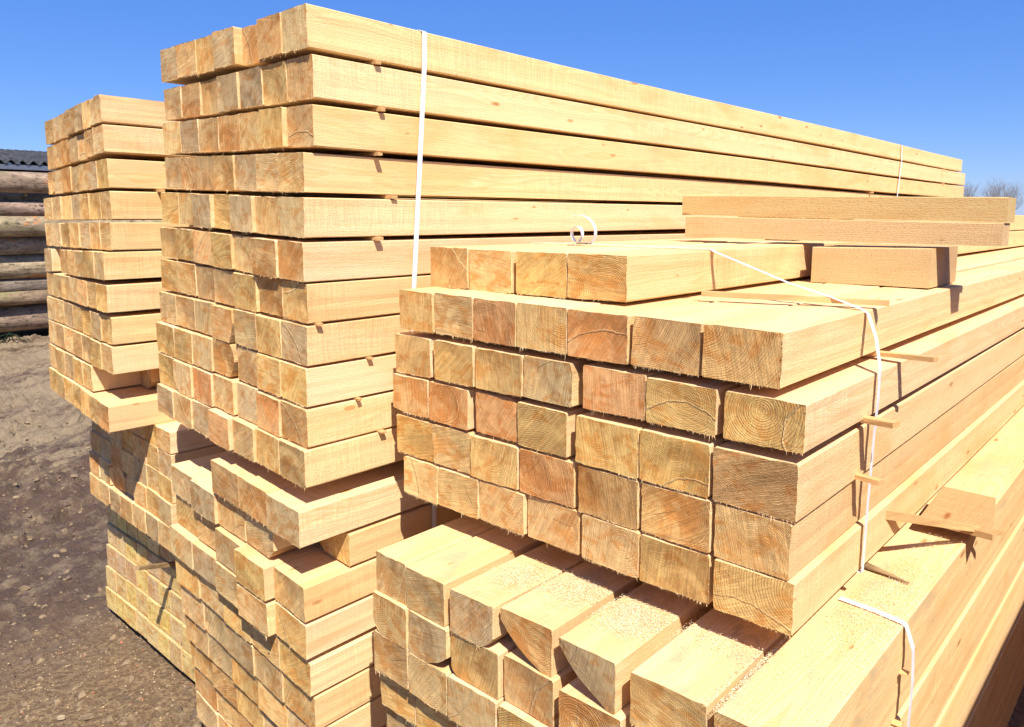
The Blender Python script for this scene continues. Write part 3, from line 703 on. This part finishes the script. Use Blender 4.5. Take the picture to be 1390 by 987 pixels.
strap('white strap over the edge of the lower pile beneath the front stack', dense([(1.628, .52, -.8125), (1.622, .45, -.8125), (1.611, .392, -.8125), (1.609, .3825, -.816), (1.607, .366, -.86), (1.603, .362, -.93), (1.595, .362, -1.03), (1.58, .364, -1.2), (1.57, .37, -1.44), (1.57, .40, -1.446)]), X_, .0175)
m = MB()
m.ribbon([(0, 0, 0), (.0, -.01, .02), (.005, -.015, .04), (.01, -.01, .055)], X_, .015); m.ribbon([(.05, -.02, 0), (.055, -.035, .015), (.055, -.055, .025)], X_, .012)
o = m.build('strap', [M_STRAP]); o.location = (1.40, 2.98, .424 + EYE - .001); tag(o, 'white strap ends sticking up from the top of the back left stack', 'strap')
# lath ends under the lower strap
lath('lath end beneath the top row of the lower front pile, left of its strap', (1.62, .7, -.9165), (1.605, .372, -.9165), .018, .003, group='spacer laths in the lower front pile')
lath('lath end beneath the second row of the lower front pile, left of its strap', (1.60, .7, -1.021), (1.588, .372, -1.021), .018, .003, group='spacer laths in the lower front pile')

# ------------------------------------------------------------------ sawdust and shavings
def flakes(name, label, areas, n, size, mats, zf, cat, zj=.002):
    m = MB(); r = random.Random(3)
    for (cx, cy, sx, sy, w, ca) in areas:
        for _ in range(int(n * w)):
            a, b = r.gauss(0, 1) * sx, r.gauss(0, 1) * sy
            x = cx + a * math.cos(ca) - b * math.sin(ca); y = cy + a * math.sin(ca) + b * math.cos(ca)
            z = zf(x, y)
            if z is None: continue
            z += abs(r.gauss(0, zj)) + .0006
            s = size * r.uniform(.35, 1.5); q = r.uniform(0, 6.28); t_ = r.uniform(-.7, .7); asp = r.uniform(.15, .7)
            dx, dy = math.cos(q) * s, math.sin(q) * s; ex, ey = -math.sin(q) * s * asp, math.cos(q) * s * asp
            m.poly([(x, y, z), (x + dx, y + dy, z + s * .3 * abs(t_)), (x + dx + ex, y + dy + ey, z + s * .5 * abs(t_) + .0004), (x + ex * .8, y + ey * .8, z + .0004)], r.randrange(len(mats)))
    o = m.build(name, mats); tag(o, label, cat, kind='stuff'); return o
M_SD = [simple('sawdust_pale', (.76, .62, .38), .9, .1), simple('sawdust_cream', (.80, .70, .50), .9, .1), simple('sawdust_tan', (.62, .44, .22), .9, .1)]
def eTop(x, y):
    for a, b in eE:
        if a - .002 < y < b + .002: return EYE - .8135 if x > 1.09 else None
    return None
flakes('sawdust', 'pale sawdust and shavings strewn over the top of the lower front pile',
       [(1.235, 1.10, .035, .035, 1.0, 0), (1.27, .96, .035, .045, 1.5, 0), (1.265, .80, .035, .045, 2.4, 0), (1.22, .80, .025, .03, .8, 0), (1.30, .64, .03, .06, .3, 0),
        (1.62, .44, .12, .035, 1.0, 0), (1.9, .43, .25, .04, 1.2, 0), (1.2, .545, .10, .008, .8, 0), (1.36, .545, .1, .006, .6, 0), (1.3, .9, .12, .25, .35, 0)], 5200, .0016, M_SD, eTop, 'sawdust')

# ------------------------------------------------------------------ ground
def gz(x, y):
    """height of the mud at a place; ruts and clods to the left, a slight fall towards the stacks' right side"""
    base = -0.035 * max(0.0, min(1.0, (2.75 - y) / 1.2)) - .02
    k = max(0.0, min(1.0, (y - 3.4) / 1.6)) * max(0.0, min(1, (16 - y) / 3))
    k2 = .25 + .75 * k
    a = -x * .37 + y * .93; al = x * .93 + y * .37
    ru = math.sin(a * 4.2 + noise.noise(Vector((x * .5, y * .5, 3))) * 1.6) * .034 * k
    n1 = noise.fractal(Vector((x * 2.1, y * 2.1, 0)), .55, 2.1, 7) * .040 * k2
    rd = (abs(noise.noise(Vector((al * 2.6, a * 7.0, 5)))) ** .6) * .075 * k
    n2 = abs(noise.noise(Vector((x * 13, y * 13, 2)))) * .060 * k2 * (.5 + noise.noise(Vector((x * 1.7, y * 1.7, 9))) ** 2 * 5)
    n3 = noise.noise(Vector((x * 38, y * 38, 7))) * .013 * k2
    return base + ru + n1 + n2 + n3 + rd - .01
def axis(lo, hi, step, far):
    a = []; x = lo
    while x <= hi: a.append(x); x += step
    g_ = step; l_ = []
    while x < far: l_.append(x); g_ *= 1.5; x += g_
    a += l_ + [far]
    x = lo; g_ = step; l_ = []
    while True:
        g_ *= 1.5; x -= g_
        if x < -far: break
        l_.append(x)
    return [-far] + l_[::-1] + a
xs = axis(-.3, 4.2, .02, 900); ys = axis(2.1, 6.4, .02, 6.8)
ys = [y for y in ys if y < 6.6 and y > -4] 
y = 6.62; st_ = .03
while y < 14: ys.append(y); y += st_; st_ = min(.08, st_ * 1.02)
while y < 900: ys.append(y); st_ *= 1.5; y += st_
ys.append(900); ys = [-900, -200, -40, -10] + ys
vs = [(x, y, gz(x, y) if -30 < x < 60 and -5 < y < 60 else -.03) for y in ys for x in xs]
nx = len(xs)
fs = [(j * nx + i, j * nx + i + 1, (j + 1) * nx + i + 1, (j + 1) * nx + i) for j in range(len(ys) - 1) for i in range(nx - 1)]
g = link('ground', mesh('ground', vs, fs), [M_GROUND]); tag(g, kind='structure')
for p in g.data.polygons: p.use_smooth = True
# clods, pebbles and bark crumbs on the mud
M_CL = [simple('clod_grey', (.20, .138, .08), .95, .3, 20, .01, 60), simple('clod_brown', (.13, .088, .06), .95, .3, 20, .01, 60), simple('clod_sand', (.24, .17, .10), .95, .3, 20, .01, 60)]
def clods(name, label, n, area, s0, s1, mats, cat, flat=.6, seed=1):
    m = MB(); r = random.Random(seed)
    for _ in range(n):
        x, y = area(r)
        z = gz(x, y); s = s0 * (s1 / s0) ** (r.random() ** 3.2)
        q = r.uniform(0, 6.28); asp = r.uniform(.5, 1)
        T = lambda a, b, c: (x + (a * math.cos(q) - b * asp * math.sin(q)) * s, y + (a * math.sin(q) + b * asp * math.cos(q)) * s, z + c * s * flat + s * .02)
        j = lambda: r.uniform(.6, 1.2)
        base = [T(j(), 0, -.2), T(.3, .8 * j(), -.2), T(-.8 * j(), .5, -.2), T(-.6, -.7 * j(), -.2), T(.5, -.8 * j(), -.2)]
        top = [T(.5 * j(), .1, .5 * j()), T(0, .4 * j(), .6 * j()), T(-.4, -.1, .7 * j()), T(.1, -.4, .5 * j())]
        k = len(m.v); m.v += base + top; mi = r.randrange(len(mats))
        for f in ((0, 1, 5), (1, 6, 5), (1, 2, 6), (2, 7, 6), (2, 3, 7), (3, 8, 7), (3, 4, 8), (4, 0, 8), (0, 5, 8), (5, 6, 7, 8)):
            m.f.append(tuple(k + q_ for q_ in f)); m.i.append(mi)
    o = m.build(name, mats); tag(o, label, cat, kind='stuff'); return o
clods('mud_clods', 'crumbly clods and pebbles scattered over the churned mud', 14000, lambda r: (r.uniform(-.4, 3.2), 2.4 + 8 * r.random() ** 1.5), .004, .034, M_CL, 'clods', .6, 1)
M_CH = [simple('chip_tan', (.40, .27, .14), .9, .2), simple('chip_pale', (.42, .30, .165), .9, .2), simple('chip_red', (.50, .13, .07), .9, .2), simple('chip_brown', (.19, .12, .07), .9, .2), simple('chip_sand', (.40, .30, .18), .9, .2), simple('chip_dark', (.08, .06, .045), .9, .2)]
clods('bark_chips', 'bark crumbs and tan and red wood chips littering the ground by the stacks', 9000, lambda r: (r.uniform(.3, 1.5), 2.35 + 1.3 * r.random() ** 1.2), .0018, .007, M_CH[:2] + M_CH[3:] + M_CH[3:], 'chips', .35, 2)
clods('red_chips', 'small red bark flecks scattered on the ground by the stacks', 60, lambda r: (r.uniform(.5, 1.3), 2.5 + 1.0 * r.random()), .003, .009, [M_CH[2]], 'chips', .35, 4)
def slab(name, label, x, y, l_, w_, rot, mat, cat):
    m = MB(); z = gz(x, y) + .006
    pts = []
    for k in range(9):
        a = 2 * math.pi * k / 9; r_ = 1 + rng.uniform(-.2, .2); pts.append((math.cos(a) * l_ * r_, math.sin(a) * w_ * r_))
    m.loft([[(a, b, 0) for a, b in pts], [(a * .92, b * .9, .009) for a, b in pts]])
    o = m.build(name, [mat]); o.location = (x, y, z); o.rotation_euler = (0, .06, rot); tag(o, label, cat)
slab('bark_piece', 'pale flat chip of wood lying on the mud near the left pile', .853, 2.86, .028, .011, 2.5, M_CL[2], 'chip')
slab('bark_piece', 'pinkish pebble-like chip left of the pale flat chip on the mud', .79, 2.93, .016, .009, 2.2, M_CH[4], 'chip')

# ------------------------------------------------------------------ log pile
LT = [(.31, .23, .165), (.28, .20, .155), (.36, .29, .19), (.31, .26, .20), (.17, .14, .11), (.26, .19, .125)]
def log(label, x0, x1, y, z, rad, tone, bend=0.0, seed=0):
    r = random.Random(seed); m = MB(); n = 22; rings = []
    for k in range(n + 1):
        t_ = k / n; x = L(x0, x1, t_); rr_ = rad * (1.06 - .14 * t_)
        cyy = bend * math.sin(t_ * 3.1) + r.uniform(-.004, .004)
        rings.append([(x - x0, cyy + math.cos(a) * rr_ * (1 + .06 * noise.noise(Vector((x * 2, math.cos(a) * 2, math.sin(a) * 2 + seed)))),
                       math.sin(a) * rr_ * (1 + .06 * noise.noise(Vector((x * 2.3, math.cos(a) * 2, math.sin(a) * 2 + seed + 5))))) for a in [2 * math.pi * q / 18 for q in range(18)]])
    m.loft(rings, 0)
    for _ in range(5):   # branch stubs
        t_ = r.random(); a = r.uniform(2, 4.2); x = (x1 - x0) * t_
        c = Vector((x, math.cos(a) * rad * .95, math.sin(a) * rad * .95)); d = Vector((.2, math.cos(a), math.sin(a)))
        m.tube([c, c + d * .05], [.03, .022], 7)
    m.i = [0] * len(m.f); m.i[22 * 18] = 1; m.i[22 * 18 + 1] = 1
    o = m.build('log', [M_BARK, M_LOGEND], smooth=False)
    for i, p in enumerate(o.data.polygons):
        if i < 22 * 18: p.use_smooth = True
    o.location = (x0, y, z); o['seed'] = float(seed); o['tone'] = list(tone)
    tag(o, label, 'log', 'logs in the pile behind the stacks')
M_LOGEND = simple('log_end', (.50, .36, .20), .9, .2, 20)
logs = [(.500 + EYE, 12.28, .150, 0, 'brown log on top of the pile, below the corrugated roof'),
        (.275 + EYE, 12.42, .092, 2, 'thin pale stripped log just under the topmost log'),
        (.130 + EYE, 12.38, .118, 1, 'purplish brown log with a broken branch stub, third from the top'),
        (-.100 + EYE, 12.44, .152, 2, 'pale greenish log with an orange bark wound, fourth from the top'),
        (-.368 + EYE, 12.52, .146, 3, 'smooth grey log in the middle of the log pile'),
        (-.680 + EYE, 12.56, .185, 2, 'mossy log with orange knots below the smooth grey one'),
        (-.960 + EYE, 12.74, .128, 4, 'dark shaded log set back in the lower log pile'),
        (-1.128 + EYE, 12.66, .105, 5, 'thin knobbly log above the thick orange-scarred one'),
        (-1.430 + EYE, 12.72, .205, 0, 'thick log with orange scars near the bottom of the log pile')]
for k, (z, y, rad, ti, lab) in enumerate(logs):
    log(lab, -4.5 + .4 * math.sin(k * 2.3), 9 + .5 * math.sin(k), y, z, rad, LT[ti], bend=.12 * math.sin(k * 1.7), seed=k + 1)
for k in range(14):
    z = .46 + .26 * (k // 2) ; y = 13.15 + .34 * (k % 2)
    o_ = log(f'log deep in the pile, {"second" if k % 2 == 0 else "third"} layer back, {ORD[6 - k // 2]} from the top of the hidden rows', -4.2, 8.8, y, z, .15, LT[k % 4], seed=20 + k)
# spruce sprig hanging under the logs
M_NEEDLE = simple('spruce_needles', (.022, .04, .016), .8, .4, 30)
m = MB(); r = random.Random(8)
for b in range(9):
    p = Vector((0, 0, 0)); d = Vector((r.uniform(-1, .6), r.uniform(-.5, .1), r.uniform(-.9, .0))).normalized()
    Ln = r.uniform(.15, .38)
    m.tube([p, p + d * Ln], [.006, .002], 4)
    for k in range(60):
        q = p + d * Ln * r.random(); e = (d * .6 + Vector((r.uniform(-1, 1), r.uniform(-1, 1), r.uniform(-1, 1)))).normalized() * .035; w = e.cross(d).normalized() * .004
        m.poly([q - w, q + w, q + e])
o = m.build('spruce_branch', [M_NEEDLE]); o.location = (3.15, 12.56, EYE - 1.62); tag(o, 'small green spruce branch caught beneath the log pile', 'branch')

# ------------------------------------------------------------------ open shed with corrugated roof
shed = empty('open_shed', (2.0, 16.0, 0)); tag(shed, 'open shed with a corrugated roof behind the log pile', 'shed')
M_ROOF = simple('corrugated_sheet', (.045, .045, .048), .9, .5, 5, .002, 30)
M_RUST = simple('rusty_eave', (.14, .075, .045), .85, .5, 6, .004, 30)
M_POST = simple('old_timber', (.16, .10, .06), .9, .4, 6, .004, 30, (1, 1, .3))
m = MB(); nn = 900
rings = []
for k in range(nn + 1):
    x = -9 + 16 * k / nn; w = .032 * math.sin(k * .72)
    rings.append([(x, -2.0, 2.670 + w), (x, 4.0, 3.290 + w), (x, 4.0, 3.282 + w), (x, -2.0, 2.658 + w)])
m.loft(rings); m.build('roof', [M_ROOF], shed)
m = MB(); rings = []
for k in range(nn + 1):
    x = -9 + 16 * k / nn; w = .03 * math.sin(k * .66 + 1)
    rings.append([(x, -1.7, 2.470 + w), (x, 4.0, 2.990 + w), (x, 4.0, 2.980 + w), (x, -1.7, 2.460 + w)])
m.loft(rings); m.build('lower_roof_sheet', [M_RUST], shed)
m = MB(); m.box(-9, 7, -1.98, -1.90, 2.55, 2.625); m.build('fascia_board', [M_METAL], shed)
m = MB(); m.box(-9, 7, -1.6, -1.45, 2.27, 2.39); m.build('eave_beam', [M_POST], shed)
for x in (-8.5, -5, -1.5, 2, 5.5):
    m = MB(); m.box(x - .08, x + .08, -1.6, -1.44, 0, 2.27); m.build('post', [M_POST], shed)
    m = MB(); m.box(x - .05, x + .05, -1.9, 4, 2.395, 2.445); m.build('rafter', [M_POST], shed)
m = MB(); m.box(-9, 7, 4.0, 4.1, 0, 2.97); m.build('back_wall', [M_POST], shed)

# ------------------------------------------------------------------ bare trees on the right horizon
M_TWIG = simple('winter_twigs', (.20, .155, .13), .9, .3, 3)
def bare_tree(label, x, y, hgt, seed):
    t = empty('bare_tree', (x, y, 0)); tag(t, label, 'tree', 'bare trees on the horizon')
    r = random.Random(seed); tr, cr = MB(), MB()
    def grow(p, d, Ln, rad, dep):
        pts = [p]; q = p
        for k in range(3):
            d = (d + Vector((r.uniform(-.2, .2), r.uniform(-.2, .2), r.uniform(-.05, .15)))).normalized()
            q = q + d * Ln / 3; pts.append(q)
        rd = [rad * (1 - .16 * k) for k in range(4)]
        (tr if dep == 0 else cr).tube(pts, rd, 6 if dep < 2 else 3, caps=False)
        if dep >= 6: return
        nb = 4 if dep < 2 else (4 if dep < 3 else 3)
        for k in range(nb):
            a = r.uniform(0, 6.28); sp = r.uniform(.35, .95)
            nd = (d + Vector((math.cos(a) * sp, math.sin(a) * sp, r.uniform(-.1, .5)))).normalized()
            grow(pts[r.choice((2, 3, 3))], nd, Ln * r.uniform(.6, .85), rad * .5, dep + 1)
    grow(Vector((0, 0, 0)), Vector((0, 0, 1)), hgt * .34, hgt * .022, 0)
    tr.build('trunk', [M_TWIG], t); cr.build('crown', [M_TWIG], t)
def dirat(px, d):
    # a place d metres out, given by its compass angle from the beams' direction
    return (math.cos(px) * d, math.sin(px) * d)
for k, (an, d, h_) in enumerate([(.205, 62, 4.0), (.226, 60, 4.1), (.184, 64, 4.3), (.165, 60, 3.7), (.247, 66, 3.8)]):
    x, y = dirat(an, d)
    bare_tree(['leafless tree on the horizon, in the middle of the clump at right', 'tallest leafless tree on the right horizon, just past the far end of the tall stack', 'leafless tree at the right of the horizon clump', 'leafless tree at the right edge of the picture', 'leafless tree mostly hidden behind the tall stack'][k], x, y, h_, 40 + k)
